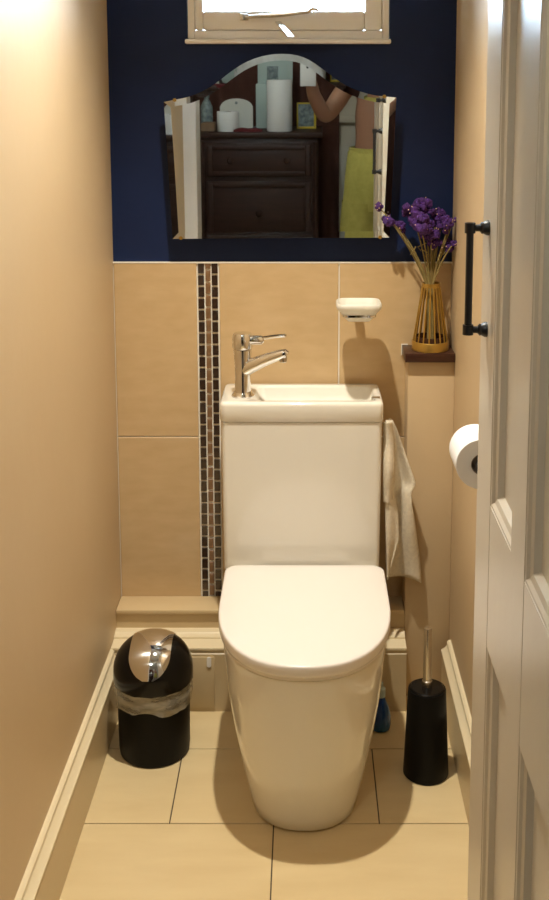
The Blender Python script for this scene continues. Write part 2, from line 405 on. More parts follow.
# ------------------------------------------------------------------ toilet with basin on the cistern
TX = -.001
toilet = thing('toilet', 'white close-coupled toilet with hand basin and chrome tap on its cistern', 'toilet', (TX, 0, 0))
def dring(hw, yb, yf, ym, z, rc=.03, ex=2.25, nf=28, nb=5, hb=None):
    pts = []
    for i in range(nf+1):                     # front arc from right to left
        a = PI*i/nf; cx, sy = math.cos(a), math.sin(a)
        pts.append(Vector((hw*math.copysign(abs(cx)**(2/ex), cx), ym - (ym-yf)*abs(sy)**(2/ex), z)))
    for i in range(nb+1):
        a = PI*.5*i/nb; pts.append(Vector((-(hb or hw) + rc - rc*math.cos(a), yb - rc + rc*math.sin(a), z)))
    for i in range(nb+1):
        a = PI*.5*i/nb; pts.append(Vector(((hb or hw) - rc + rc*math.sin(a), yb - rc + rc*math.cos(a), z)))
    return pts
bm = new()
loft(bm, [dring(hw, yb, yf, ym, z, .012, ex, hb=max(hw, .138)) for hw, yb, yf, ym, z, ex in (
    (.112, -.16, -.602, -.46, .0, 2.3), (.118, -.16, -.610, -.46, .006, 2.3), (.122, -.16, -.615, -.46, .03, 2.3), (.138, -.16, -.633, -.46, .10, 2.3), (.153, -.16, -.651, -.46, .18, 2.3),
    (.165, -.16, -.662, -.46, .26, 2.35), (.172, -.16, -.677, -.455, .33, 2.3), (.176, -.16, -.684, -.45, .372, 2.25), (.176, -.16, -.684, -.45, .379, 2.25), (.172, -.165, -.678, -.45, .383, 2.25))])
obj('pan', bm, 'ceramic', toilet, ang=50)
bm = new(); loft(bm, [dring(hw, -.232, yf, -.43, z, .03, 2.3) for hw, yf, z in ((.176, -.686, .3835), (.180, -.692, .3855), (.180, -.692, .391), (.176, -.686, .393))])
obj('seat', bm, 'lidmat', toilet)
LB = -.236
bm = new()
rr = [(.1800, -.694, .3935), (.1845, -.701, .396), (.1862, -.7035, .402), (.1862, -.7035, .4175), (.1856, -.7025, .4205), (.1840, -.700, .4220), (.180, -.694, .4228), (.15, -.655, .4238), (.10, -.58, .4248), (.04, -.50, .425)]
loft(bm, [dring(hw, LB - (.1862-hw)*.6, yf, -.43, z, max(.012, .030-(.1862-hw)*.2), 2.3) for hw, yf, z in rr])
obj('lid', bm, 'lidmat', toilet, ang=50)
bm = new()
for s in (-1, 1): lathe(bm, [(.006, 0), (.006, .05)], (s*.08-.025, -.231, .402), 16, axis='x')
box(bm, -.11, .11, -.228, -.195, .383, .404, .004); obj('hinge', bm, 'lidmat', toilet)
bm = new(); lathe(bm, [(.0075, 0), (.0075, -.003), (.004, -.005)], (-.170, -.30, .30), 14, axis='x'); obj('bolt_cover', bm, 'chrome', toilet)
# cistern
cx0, cx1 = -.1975, .1835
bm = new()
loft(bm, [rrect(cx0+i, cx1-i, -.187+i, -.012, r, z) for i, r, z in ((.010, .008, .382), (.004, .011, .386), (.003, .012, .395), (.001, .013, .60), (.0, .013, .754), (.004, .012, .7555))])
obj('cistern', bm, 'ceramic', toilet, ang=50)
bm = new()
ZR = .803
bx0, bx1, by0, by1 = -.118, .167, -.166, -.040
loft(bm, [rrect(cx0-.001, cx1+.001, -.1885, -.011, .013, .7565), rrect(cx0-.003, cx1+.003, -.1905, -.009, .015, .759),
          rrect(cx0-.003, cx1+.003, -.1905, -.009, .015, .794), rrect(cx0-.002, cx1+.002, -.1895, -.010, .015, .799), rrect(cx0+.002, cx1-.002, -.1855, -.014, .014, ZR),
          rrect(bx0-.006, bx1+.004, by0-.004, by1+.004, .022, ZR), rrect(bx0, bx1, by0, by1, .02, ZR-.005), rrect(bx0+.008, bx1-.005, by0+.006, by1-.008, .02, ZR-.030),
          rrect(bx0+.025, bx1-.018, by0+.020, by1-.022, .02, ZR-.038)])
basin = obj('basin', bm, 'ceramic', toilet, ang=60)
bm = new(); lathe(bm, [(.0, ZR-.0375), (.017, ZR-.0375), (.019, ZR-.036), (.012, ZR-.033), (.003, ZR-.031)], (.05, -.10, 0), 20, False, True); obj('basin_waste', bm, 'chrome', basin)
bm = new(); box(bm, bx1-.006, bx1+.013, -.158, -.145, ZR+.0005, ZR+.004, .001); box(bm, bx1-.007, bx1-.002, -.158, -.145, ZR-.014, ZR+.002, .001); obj('overflow_clip', bm, 'chrome', basin)
# tap
tap = bpy.data.objects.new('mixer_tap', None); C.objects.link(tap); tap.parent = toilet; tap['label'] = 'chrome mixer tap'
tb = on_z(243.5, 396, ZR); tap.location = (tb.x - TX - .001, tb.y, ZR); tap.scale = (1.07, 1.07, 1.07)
bm = new(); lathe(bm, [(.026, 0), (.026, .003), (.022, .008), (.0205, .012)], n=28); obj('tap_foot', bm, 'chrome', tap)
bm = new(); lathe(bm, [(.0185, .010), (.0175, .05), (.0185, .085), (.0205, .104), (.0205, .108)], n=28)
obj('tap_body', bm, 'chrome', tap)
bm = new(); tube(bm, [(0, 0, .060), (.020, -.006, .072), (.045, -.013, .085), (.070, -.021, .096), (.088, -.027, .103), (.097, -.030, .105), (.1005, -.031, .103)], [.0175, .0168, .015, .013, .0118, .0108, .008], 16)
sp = obj('spout', bm, 'chrome', tap)
bm = new(); lathe(bm, [(.0070, -.016), (.0085, -.014), (.0085, 0)], (.091, -.028, .101), 16); obj('nozzle', bm, 'steel', sp)
bm = new(); lathe(bm, [(.0205, .110), (.0225, .113), (.0225, .138), (.019, .145), (.006, .147)], n=28); 
lathe(bm, [(.011, 0), (.011, .030), (.0085, .034), (.006, .036)], (.012, -.004, .130), 16, axis='x')
lv = obj('lever_cap', bm, 'chrome', tap)
bm = new(); tube(bm, [(.044, -.005, .134), (.070, -.008, .139), (.094, -.010, .141)], [.0042, .004, .0038], 10); blob(bm, (.094, -.010, .141), .0045, 1); obj('lever', bm, 'chrome', lv)

# ------------------------------------------------------------------ mirror (leaning forward a little at the top)
mir = thing('wall_mirror', 'wide mirror with an arched top on the navy wall above the tap', 'mirror')
pix = [(172.5, 239), (168.5, 172), (164, 102), (176, 99.5), (190, 96.5), (203, 91), (215, 84), (228, 74), (241, 65), (255, 58.5), (269, 55), (283, 54), (297, 55.5),
       (309, 60), (321, 68), (333, 77), (346, 85.5), (360, 91.5), (376, 95.5), (396, 97.5), (393, 168), (389.5, 237.5)]
zc = on_y(283, 238, -.03).z
LEAN = 27/F
def mpt(x, z, dpt=0.0):
    return Vector((x, -.027 - (z - zc)*math.tan(LEAN) - (x+.05)*math.tan(YAWF/F) - dpt, z))
def smooth_out(p):
    out = []; n = len(p)
    hard = {0, 1, 2, n-3, n-2, n-1}
    for i in range(n):
        out.append(p[i])
        j = (i+1) % n
        if 2 <= i < n-3:
            a, b, c, d = p[i-1] if i > 2 else p[i], p[i], p[j], p[j+1] if j < n-3 else p[j]
            t = .5; out.append(.5*((2*b) + (-a+c)*t + (2*a-5*b+4*c-d)*t*t + (-a+3*b-3*c+d)*t**3))
    return out
O2 = smooth_out([Vector((on_y(u, v, -.034).x, on_y(u, v, -.034).z)) for u, v in pix])
def inset(p, d):
    n = len(p); r = []
    for i in range(n):
        a, b, c = p[i-1], p[i], p[(i+1) % n]
        n1 = Vector(((b-a).y, -(b-a).x)).normalized(); n2 = Vector(((c-b).y, -(c-b).x)).normalized()
        m_ = (n1+n2).normalized(); r.append(b + m_*d/max(.4, m_.dot(n1)))
    return r
I2 = inset(O2, .0155)
if sum((b.x-a.x)*(b.y+a.y) for a, b in zip(I2, I2[1:]+I2[:1]))**2 > sum((b.x-a.x)*(b.y+a.y) for a, b in zip(O2, O2[1:]+O2[:1]))**2: I2 = inset(O2, -.0155)
bm = new(); bm.faces.new([bm.verts.new(mpt(p.x, p.y, .0052)) for p in I2]); obj('silvered_glass', bm, 'mirror', mir, False)
bm = new(); n = len(O2)
inner = [bm.verts.new(mpt(p.x, p.y, .0052)) for p in I2]; outer = [bm.verts.new(mpt(p.x, p.y, .0059)) for p in O2]
for i in range(n): bm.faces.new((inner[i], inner[(i+1) % n], outer[(i+1) % n], outer[i]))
obj('bevel', bm, 'mirror', mir, False)
bm = new(); loft(bm, [[mpt(p.x, p.y, .0059) for p in O2], [mpt(p.x, p.y, .0004) for p in O2]], False, False); obj('glass_edge', bm, 'frost', mir, False)
bm = new(); J2 = [Vector((p.x*.97, zc + .005 + (p.y-zc)*.97)) for p in O2]
loft(bm, [[mpt(p.x, p.y, .0003) for p in O2], [mpt(p.x, p.y, -.004) for p in J2]]); obj('back_board', bm, 'mback', mir, False)
bm = new(); box(bm, -.10, -.02, -.031, .0098, 1.52, 1.535); obj('hanging_bracket', bm, 'mback', mir, False)
for u, v in ((175, 100), (181, 238), (380, 237), (384, 96.5)):
    p = on_y(u, v, -.03); q = mpt(p.x, p.z)
    bm = new(); lathe(bm, [(.0045, -.0065), (.0045, -.003), (.002, .004)], q, 10, axis='y'); obj('clip', bm, 'gold', mir)

# ------------------------------------------------------------------ soap dish
dc = on_y(358.5, 310, -.10)
dish = thing('soap_dish', 'frosted glass soap dish on a chrome wall bracket', 'soap dish', (dc.x, 0, dc.z))
DY = -.103
def sring(r, z, k=.92, n=48, ex=5):
    out = []
    for i in range(n):
        a_ = 2*PI*i/n; c_, s_ = math.cos(a_), math.sin(a_)
        out.append((r*math.copysign(abs(c_)**(2/ex), c_), DY + k*r*math.copysign(abs(s_)**(2/ex), s_), z))
    return out
prof = [(.020, -.024), (.027, -.023), (.033, -.016), (.038, -.008), (.045, .000), (.0525, .007), (.0545, .013), (.0540, .019), (.0515, .0215), (.048, .0195), (.044, .009), (.038, .001), (.030, -.007), (.012, -.012)]
bm = loft(new(), [sring(r, z) for r, z in prof]); obj('dish', bm, 'frost', dish, ang=60)
rings = [sring(r, z) for r, z in ((.0395, -.0105), (.042, -.0105), (.042, -.0055), (.0395, -.0055))]; rings.append(rings[0])
bm = loft(new(), rings, False, False); obj('ring', bm, 'chrome', dish)
bm = new(); tube(bm, [(0, -.066, -.008), (0, -.03, -.008), (0, -.002, -.006)], .011, 12); lathe(bm, [(.017, -.0005), (.017, -.006), (.012, -.009)], (0, 0, -.005), 24, axis='y'); obj('bracket', bm, 'chrome', dish)

# ------------------------------------------------------------------ wire vase and dried flowers
vx, vy = on_y(431, 345, -.046).x, -.0475
vx = .3085
vase = thing('wire_vase', 'gold conical vase of upright metal rods on a solid base ring', 'vase', (vx, vy, SZ))
bm = new(); lathe(bm, [(.044, 0), (.0455, .001), (.0455, .021), (.0445, .0225), (.0415, .0225), (.0415, .004), (.0, .004)], n=40, cap1=False); obj('base_ring', bm, 'gold', vase)
bm = new(); lathe(bm, [(.0225, .156), (.0225, .166), (.0195, .166), (.0195, .156), (.0225, .156)], n=32, cap0=False, cap1=False); obj('neck_ring', bm, 'gold', vase)
for i in range(18):
    a = 2*PI*i/18; bm = new(); tube(bm, [(.0432*math.cos(a), .0432*math.sin(a), .012), (.0212*math.cos(a), .0212*math.sin(a), .158)], .0019, 6); obj('rod', bm, 'gold', vase)
bm = new(); lathe(bm, [(.0385, .0045), (.0385, .034), (.036, .034), (.036, .008)], n=24, cap1=False); obj('inner_tube', bm, 'wood', vase)
heads = [(379, 207, 4.6, 1), (390, 219, 6, 3), (399, 228, 6, 3), (411, 211, 7, 4), (424, 203, 8.5, 6), (420, 224, 10, 8), (431, 231, 8, 5),
         (436, 212, 7, 4), (442, 223, 6.5, 3), (455, 219, 5, 2), (449, 228, 6, 3), (446, 247, 6, 3), (436, 246, 6, 3), (454, 243, 3.5, 1)]
for k, (u, v, rp, nb_) in enumerate(heads):
    yy = random.uniform(-.085, -.03) if u < 445 else random.uniform(-.07, -.045)
    h = on_y(u, v, yy)
    lab = {0: 'single small purple bud on the long stem leaning towards the mirror', 4: 'tallest sprig of purple dried flowers in the wire vase', 5: 'fullest purple flower cluster in the middle of the wire vase',
           13: 'single tiny purple bud bending towards the right wall above the vase'}.get(k, 'sprig of purple dried flowers standing in the gold wire vase')
    fl_ = thing('dried_flower', lab, 'flower', (vx, vy, SZ), 'purple dried flowers in the vase')
    base = Vector((vx, vy, SZ)); foot = Vector((random.uniform(-.009, .009), random.uniform(-.009, .009), .012)); neck = Vector(((h.x-vx)*.10, (yy-vy)*.1, .165))
    top = h - base
    bm = new(); tube(bm, [foot, foot*.4 + neck*.6, neck] + bez(neck, neck + (top-neck)*.5 + Vector((-(top.x)*.12, 0, .012)), top, 6)[1:], [.0024]*2 + [.0024, .0023, .0022, .0021, .0019, .0017, .0015], 6)
    if k % 2: m_ = neck + (top-neck)*.45; tube(bm, [m_, m_ + Vector((.008*random.choice((-1, 1)), -.003, .010)), m_ + Vector((.012*random.choice((-1, 1)), -.005, .020))], [.001, .0012, .0016], 5)
    obj('stem', bm, 'stem', fl_)
    R = rp*.0025
    for j in range(nb_):
        bm = new(); off = Vector((random.uniform(-1, 1), random.uniform(-1, 1), random.uniform(-.8, 1)))*R*(.75 if nb_ > 1 else 0)
        c = top + off
        r0 = R*random.uniform(.62, .85) if nb_ > 1 else R
        for q in range(9):
            dv = Vector((random.gauss(0, 1), random.gauss(0, 1), random.gauss(0, 1))).normalized(); blob(bm, c + dv*r0*.55, r0*.55, 1, .22)
        obj('blossom', bm, 'purple', fl_)
    bm = new()
    for q in range(4 if k % 3 == 0 else 2):
        dv = Vector((random.uniform(-1, 1), -1.0, random.uniform(-.6, .8))).normalized(); blob(bm, top + dv*R*1.15, .0017, 1, .2)
    obj('fleck', bm, 'fleck', fl_)['kind'] = 'stuff'

# ------------------------------------------------------------------ hand towel beside the cistern
tw = thing('hand_towel', 'crumpled cream terry hand towel hanging beside the cistern', 'towel')
def cloth(rows, y_of, name, nx=14, thick=.004):
    bm = new(); ny = 40
    def lerp(t):
        for a, b in zip(rows, rows[1:]):
            if a[0] <= t <= b[0]:
                k = (t-a[0])/(b[0]-a[0]); return a[1]+(b[1]-a[1])*k, a[2]+(b[2]-a[2])*k
        return rows[-1][1:]
    v0 = rows[0][0]; v1 = rows[-1][0]; G_ = []
    for j in range(ny+1):
        v = v0 + (v1-v0)*j/ny; ul, ur = lerp(v); line = []
        for i in range(nx+1):
            s = i/nx; y = y_of(s, (v-v0)/(v1-v0)); p = on_y(ul + (ur-ul)*s, v + (rows_b(s) if j == ny else rows_b(s)*(j/ny)**3), y); line.append(bm.verts.new(p))
        G_.append(line)
    for j in range(ny):
        for i in range(nx): bm.faces.new((G_[j][i], G_[j][i+1], G_[j+1][i+1], G_[j+1][i]))
    o = obj(name, bm, 'towel', tw, ang=80)
    sm = o.modifiers.new('thickness', 'SOLIDIFY'); sm.thickness = thick; sm.offset = 0
    return o
def rows_b(s): return -9*s*(1-s)*4*.4 + 6*s
cloth([(420, 386, 392.5), (428, 386, 396.5), (445, 386, 402), (465, 386, 409), (484, 386, 416), (492, 386, 411), (505, 386, 412), (530, 386, 416), (560, 386, 420), (577, 389, 421)],
      lambda s, t: -.135 - .012*math.sin(s*7+t*2.5)*min(1, t*3+.2) - .008*math.sin(t*9+s*3) + .018*t, 'towel_drop')
def rows_b(s): return 3*s
cloth([(422, 384.2, 391), (440, 383.6, 393.5), (470, 383.6, 394.5), (490, 383.4, 393), (502, 383.8, 391)],
      lambda s, t: -.158 - .014*math.sin(s*PI) + .006*math.sin(t*8), 'towel_fold', 10)
def rows_b(s): return 6 - 12*s
cloth([(490, 385.5, 393), (515, 385.6, 398), (540, 386, 399), (560, 386.8, 394), (574, 387.5, 390)],
      lambda s, t: -.152 - .008*math.sin(s*PI*1.3 + t*2), 'towel_corner', 8)
hk = on_y(388, 420, -.14)
bm = new(); tube(bm, [(TX+cx1-.001, hk.y, hk.z-.006), (TX+cx1+.010, hk.y, hk.z-.008), (TX+cx1+.020, hk.y, hk.z-.005), (TX+cx1+.022, hk.y, hk.z+.004)], .003, 8)
hko = obj('towel_hook', bm, 'chrome'); tag(hko, 'small chrome hook on the side of the cistern under the towel', 'hook')

# ------------------------------------------------------------------ toilet roll on the right wall
rx, ry0, ry1, rz, rr_ = .3165, -.806, -.712, .8655, .0465
roll = thing('toilet_roll', 'white toilet roll on a black holder on the right wall', 'toilet roll', (rx, ry0, rz))
bm = new(); rings = []
for r, y in ((.0195, .0), (rr_-.001, .0), (rr_, .001), (rr_, .093), (rr_-.001, .094), (.0195, .094)): rings.append([(r*math.cos(2*PI*i/40), y, r*math.sin(2*PI*i/40)) for i in range(40)])
loft(bm, rings, False, False); obj('tissue', bm, 'paper', roll)
bm = new(); rings = []
for r, y in ((.0195, .0), (.0195, .094), (.0185, .094), (.0185, .0), (.0195, 0)): rings.append([(r*math.cos(2*PI*i/28), y, r*math.sin(2*PI*i/28)) for i in range(28)])
loft(bm, rings, False, False); obj('card_core', bm, 'card', roll)
hol = thing('roll_holder', 'black iron toilet roll holder fixed to the right wall', 'holder', (WR, -.70, rz))
bm = new(); lathe(bm, [(.022, -.0005), (.022, -.006), (.012, -.011), (.007, -.014), (.007, -.05)], (0, .014, .012), 20, axis='x'); obj('wall_rose', bm, 'iron', hol)
bm = new(); tube(bm, [(-.0495, .014, .012), (-.0495, -.03, .0065), (-.0495, -.125, .0065)], .0065, 12); obj('arm', bm, 'iron', hol)
bm = new(); lathe(bm, [(.0085, -.136), (.0135, -.133), (.0135, -.118), (.008, -.114)], (-.0495, 0, .003), 18, axis='y'); obj('end_knob', bm, 'iron', hol)

# ------------------------------------------------------------------ pedal-less bin with chrome swing flap
bc = (-.3525, -.310); BR = .0825
binr = thing('waste_bin', 'small black bin with chrome swing flap and clear liner', 'bin', (bc[0], bc[1], 0))
bm = new(); lathe(bm, [(BR-.006, 0), (BR-.002, .004), (BR, .02), (BR+.002, .178), (BR-.002, .178), (BR-.005, .01)], n=48, cap1=False); obj('bin_body', bm, 'black', binr)
bm = new(); n = 72; rings = []
for k, z in enumerate((.175, .180, .176, .167, .157, .146, .137, .132)):
    ring = []
    for i in range(n):
        a = 2*PI*i/n
        low = 1 if k >= 6 else 0
        wob = .0018*math.sin(9*a + k) + .0014*math.sin(17*a + 2.3*k) + random.uniform(-.0006, .0006)
        r = BR + (.003 if k == 0 else .0060 + .0012*math.sin(k*1.9) + max(0, wob)*1.3) - (.0022 if k == 7 else 0)
        ring.append((r*math.cos(a), r*math.sin(a), z + low*(.006*math.sin(3*a+.6) + .003*math.sin(7*a))))
    rings.append(ring)
loft(bm, rings, False, False); obj('bin_liner', bm, 'film', binr, ang=80)
# dome lid: black shell with an opening to the front for the flap
DR, DZ0 = BR+.0095, .183
def dome(a, e, r=0.0):                         # a: azimuth, e: 0 rim .. 1 top
    th_ = e*PI/2; rad = (DR+r)*math.cos(th_)**.85; return Vector((rad*math.cos(a), rad*math.sin(a), DZ0 + .020 + (.081+r)*math.sin(th_)))
bm = new(); rings = [[Vector(((DR-.001)*math.cos(2*PI*i/64), (DR-.001)*math.sin(2*PI*i/64), DZ0-.002)) for i in range(64)], [Vector((DR*math.cos(2*PI*i/64), DR*math.sin(2*PI*i/64), DZ0)) for i in range(64)]]
for k in range(0, 15): rings.append([dome(2*PI*i/64, k/15*.985) for i in range(64)])
loft(bm, rings, True, True); obj('bin_dome', bm, 'gblack', binr, ang=60)
# flap: a strip that wraps over the dome from the front opening to the back
bm = new(); NA, NB = 20, 34; grid = []
for j in range(NB+1):
    t = j/NB; row = []
    lat = math.radians(11 + (180-22)*t)        # angle in the y-z plane, front low -> over the top -> back low
    for i in range(NA+1):
        s = -1 + 2*i/NA
        wmax = .047 if 8 < j < NB-8 else .047*math.sqrt(max(0.0, 1 - ((8-min(j, NB-j))/8.3)**2))
        x = s*max(wmax, .004)
        # dome surface point with given x and latitude
        y = -math.cos(lat); zz = math.sin(lat)
        lo, hi = 0.0, .2
        for _ in range(30):
            mid = (lo+hi)/2; X, Y, Z = x, y*mid, zz*mid
            rad = math.hypot(X, Y); e = math.asin(min(1, Z/.081)); inside = Z < .081 and rad < DR*math.cos(e)**.85
            if inside: lo = mid
            else: hi = mid
        m_ = lo + .0022
        row.append(bm.verts.new((x, y*m_, DZ0 + .020 + zz*m_)))
    grid.append(row)
for j in range(NB):
    for i in range(NA): bm.faces.new((grid[j][i], grid[j][i+1], grid[j+1][i+1], grid[j+1][i]))
obj('swing_flap', bm, 'chrome', binr, ang=80)

# ------------------------------------------------------------------ toilet brush
br = thing('toilet_brush', 'black tapered toilet brush holder with steel handle', 'toilet brush', (.2735, -.402, 0))
bm = new(); lathe(bm, [(.048, 0), (.051, .003), (.051, .008), (.0425, .203), (.0415, .206), (.039, .206), (.039, .19)], n=44, cap1=False); obj('holder', bm, 'black', br)
bm = new(); lathe(bm, [(.0388, .200), (.0388, .207), (.036, .2095), (.012, .211), (.010, .213)], n=40); obj('brush_cap', bm, 'gblack', br)
bm = new(); lathe(bm, [(.0115, .2105), (.0115, .224), (.0093, .226), (.0093, .345), (.0075, .3485), (.002, .349)], n=20); obj('handle', bm, 'steel', br)

# ------------------------------------------------------------------ blue cleaner bottle behind the pan
bp = on_z(379, 731, 0)
bt = thing('cleaner_bottle', 'blue plastic cleaner bottle on the floor beside the toilet pan', 'bottle', (bp.x+.004, bp.y+.012, 0))
bm = new(); lathe(bm, [(.017, 0), (.023, .003), (.0255, .015), (.025, .035), (.020, .058), (.012, .075), (.010, .084)], n=24); obj('bottle_body', bm, 'blue', bt)
bm = new(); lathe(bm, [(.0115, .084), (.0115, .104), (.006, .108), (.006, .118)], n=18); obj('cap', bm, 'aqua', bt)

# ================================================================== hall seen in the mirror
YC = -3.20
a0 = refl(199, 131, YC); a1 = refl(320, 131, YC); CT = a0.z
cw0, cw1 = a0.x, a1.x
chest = thing('chest_of_drawers', 'tall dark carved wooden chest of drawers in the hall', 'chest', ((cw0+cw1)/2, YC, 0))
W2 = (cw1-cw0)/2
bm = new(); box(bm, -W2+.015, W2-.015, -.42, 0, .06, CT-.03, .004); obj('carcass', bm, 'oldwood', chest)
bm = new(); box(bm, -W2-.012, W2+.012, -.43, .02, CT-.03, CT, .008); obj('chest_top', bm, 'oldwood', chest)
bm = new(); box(bm, -W2, W2, -.425, .01, 0, .06, .006); obj('plinth', bm, 'oldwood', chest)
for k, (za, zb) in enumerate(((CT-.235, CT-.06), (CT-.60, CT-.26), (CT-.86, CT-.625), (.09, CT-.885))):
    bm = new(); box(bm, -W2+.045, W2-.045, 0, .014, za, zb, .005); dr = obj('drawer', bm, 'oldwood', chest)
    bm = new(); frame(bm, -W2+.05, W2-.05, za+.006, zb-.006, .03, .03, .025, .025, .014, .022, .004); obj('drawer_moulding', bm, 'oldwood', dr)
    for s in ((-.15, .15) if k == 0 else (0,)):
        bm = new(); lathe(bm, [(.014, .014), (.009, .022), (.018, .030), (.012, .038), (.003, .04)], (s, 0, (za+zb)/2), 16, axis='y'); obj('knob', bm, 'oldwood', dr)
bm = new()
for s in (-1, 1):
    bm = new(); tube(bm, [(s*(W2-.022), .008, .08), (s*(W2-.022), .008, CT-.05)], .014, 10); obj('column', bm, 'oldwood', chest)
def R(u, v, Y): return refl(u, v, Y)
# things on the chest
p = R(229, 130, -3.26)
t = thing('spare_toilet_roll', 'white toilet roll standing on the dark chest, seen in the mirror', 'toilet roll', (p.x, -3.28, CT))
bm = new(); rings = []
for r, z in ((.02, .0), (.057, 0), (.058, .002), (.058, .102), (.057, .104), (.02, .104)): rings.append([(r*math.cos(2*PI*i/32), r*math.sin(2*PI*i/32), z) for i in range(32)])
loft(bm, rings, False, False); obj('tissue', bm, 'paper', t)
bm = new(); rings = []
for r, z in ((.02, .0), (.02, .104), (.0185, .104), (.0185, .0), (.02, 0)): rings.append([(r*math.cos(2*PI*i/24), r*math.sin(2*PI*i/24), z) for i in range(24)])
loft(bm, rings, False, False); obj('card_core', bm, 'card', t)
p = R(280, 130, -3.28)
t = thing('kitchen_roll', 'tall white kitchen roll standing on the dark chest, seen in the mirror', 'paper roll', (p.x, -3.29, CT))
bm = new(); rings = []
for r, z in ((.022, .0), (.067, 0), (.068, .002), (.068, .268), (.067, .27), (.022, .27)): rings.append([(r*math.cos(2*PI*i/36), r*math.sin(2*PI*i/36), z) for i in range(36)])
loft(bm, rings, False, False); obj('tissue', bm, 'paper', t)
bm = new(); rings = []
for r, z in ((.022, .0), (.022, .27), (.02, .27), (.02, .0), (.022, 0)): rings.append([(r*math.cos(2*PI*i/24), r*math.sin(2*PI*i/24), z) for i in range(24)])
loft(bm, rings, False, False); obj('card_core', bm, 'card', t)
a = R(222, 128, -3.44); b = R(254, 98, -3.44)
t = thing('arched_plaque', 'pale board with a curved top and heart cut-out behind the toilet roll', 'plaque', ((a.x+b.x)/2, -3.44, CT))
hwp = (b.x-a.x)/2; hp = b.z - CT
bm = new(); out = [(-hwp, 0), (hwp, 0), (hwp, hp*.72)] + [(hwp*math.cos(x_)*.96, hp*.74 + hp*.26*math.sin(x_)) for x_ in [PI*i/12 for i in range(1, 12)]] + [(-hwp, hp*.72)]
loft(bm, [[(x_, 0, z_) for x_, z_ in out], [(x_, .018, z_) for x_, z_ in out]]); obj('board', bm, 'plaque', t)
bm = new(); lathe(bm, [(.008, .0185), (.008, .0195)], (0, 0, hp*.86), 12, axis='y'); obj('hole', bm, 'darkpic', t)
a = R(257, 128, -3.46); b = R(292, 84, -3.46)
t = thing('storage_box', 'tall pale aqua box standing behind the kitchen roll', 'box', ((a.x+b.x)/2, -3.46, CT))
bm = new(); box(bm, -(b.x-a.x)/2, (b.x-a.x)/2, -.08, 0, 0, b.z-CT, .004); obj('box_body', bm, 'aqua', t)
a = R(259, 84, -3.50); b = R(293, 57, -3.50)
t = thing('photo_calendar', 'pale card with a dark square photo standing on the aqua box', 'card', ((a.x+b.x)/2, -3.50, R(275, 84, -3.46).z))
hh = b.z - a.z
bm = new(); box(bm, -(b.x-a.x)/2, (b.x-a.x)/2, -.012, 0, 0, hh+.03, .002); obj('card', bm, 'aqua', t)
a2 = R(268, 82, -3.5); b2 = R(279, 69, -3.5)
bm = new(); box(bm, a2.x-(a.x+b.x)/2, b2.x-(a.x+b.x)/2, 0, .002, .012, hh*.62); obj('photo', bm, 'darkpic', t)
a = R(297, 126, -3.44); b = R(316, 102, -3.44)
t = thing('picture_frame', 'small yellow framed picture leaning behind the kitchen roll', 'picture', ((a.x+b.x)/2, -3.44, CT))
hw_ = (b.x-a.x)/2; hh = b.z - CT
bm = new(); frame(bm, -hw_, hw_, 0, hh, .008, .012, .012, .008, -.008, .008, .002); obj('frame', bm, 'yframe', t)
bm = new(); box(bm, -hw_+.008, hw_-.012, -.004, .002, .012, hh-.008); obj('picture', bm, 'darkpic', t)
a = R(235, 131, -3.24); b = R(263, 126, -3.24)
bm = new(); n = 10
rings = []
for i in range(n+1):
    s = i/n; x = a.x + (b.x-a.x)*s; h_ = .012 + .014*math.sin(s*PI)*(.7+.3*math.sin(9*s)); rings.append([(x, -3.22-.004*math.sin(7*s), CT+.0005), (x, -3.225, CT+h_*.8), (x, -3.25, CT+h_), (x, -3.29, CT+h_*.7), (x, -3.30, CT+.0005)])
loft(bm, rings); tag(obj('folded_cloth', bm, 'red'), 'dark red folded cloth lying on the chest between the paper rolls', 'cloth')
a = R(199, 131, -3.25); b = R(216, 122, -3.25)
bm = new(); box(bm, a.x+.02, b.x, -3.36, -3.245, CT, b.z, .004); tag(obj('card_box', bm, 'brownbox'), 'small flat brown card box on the left end of the chest', 'box')
p = R(209, 110, -3.45)
t = thing('spray_bottle', 'dark blue-grey bottle at the end of the chest beside the plaque', 'bottle', (p.x+.0, -3.43, CT))
bm = new(); lathe(bm, [(.03, 0), (.033, .004), (.033, .12), (.02, .15), (.013, .16), (.013, .17)], n=20); obj('bottle_body', bm, 'darkpic', t)
bm = new(); lathe(bm, [(.016, .17), (.016, .19), (.010, .20)], n=16); obj('cap', bm, 'darkpic', t)
# curtain behind the chest
bm = new(); n = 60
f0 = []; f1 = []
for i in range(n+1):
    x = -1.15 + 1.30*i/n; y = -3.715 + .018*math.sin(i*1.15); f0.append(Vector((x, y, .04))); f1.append(Vector((x, y, 2.25)))
pts0 = f0 + [Vector((p.x, p.y-.006, p.z)) for p in reversed(f0)]; pts1 = f1 + [Vector((p.x, p.y-.006, p.z)) for p in reversed(f1)]
loft(bm, [pts0, pts1], False, False); cu = thing('hall_curtain', 'dark reddish brown curtain hanging behind the chest in the hall', 'curtain'); obj('fabric', bm, 'curtain', cu, ang=80)
bm = new(); tube(bm, [(-1.25, -3.70, 2.26), (.25, -3.70, 2.26)], .012, 12); obj('curtain_rod', bm, 'iron', cu)

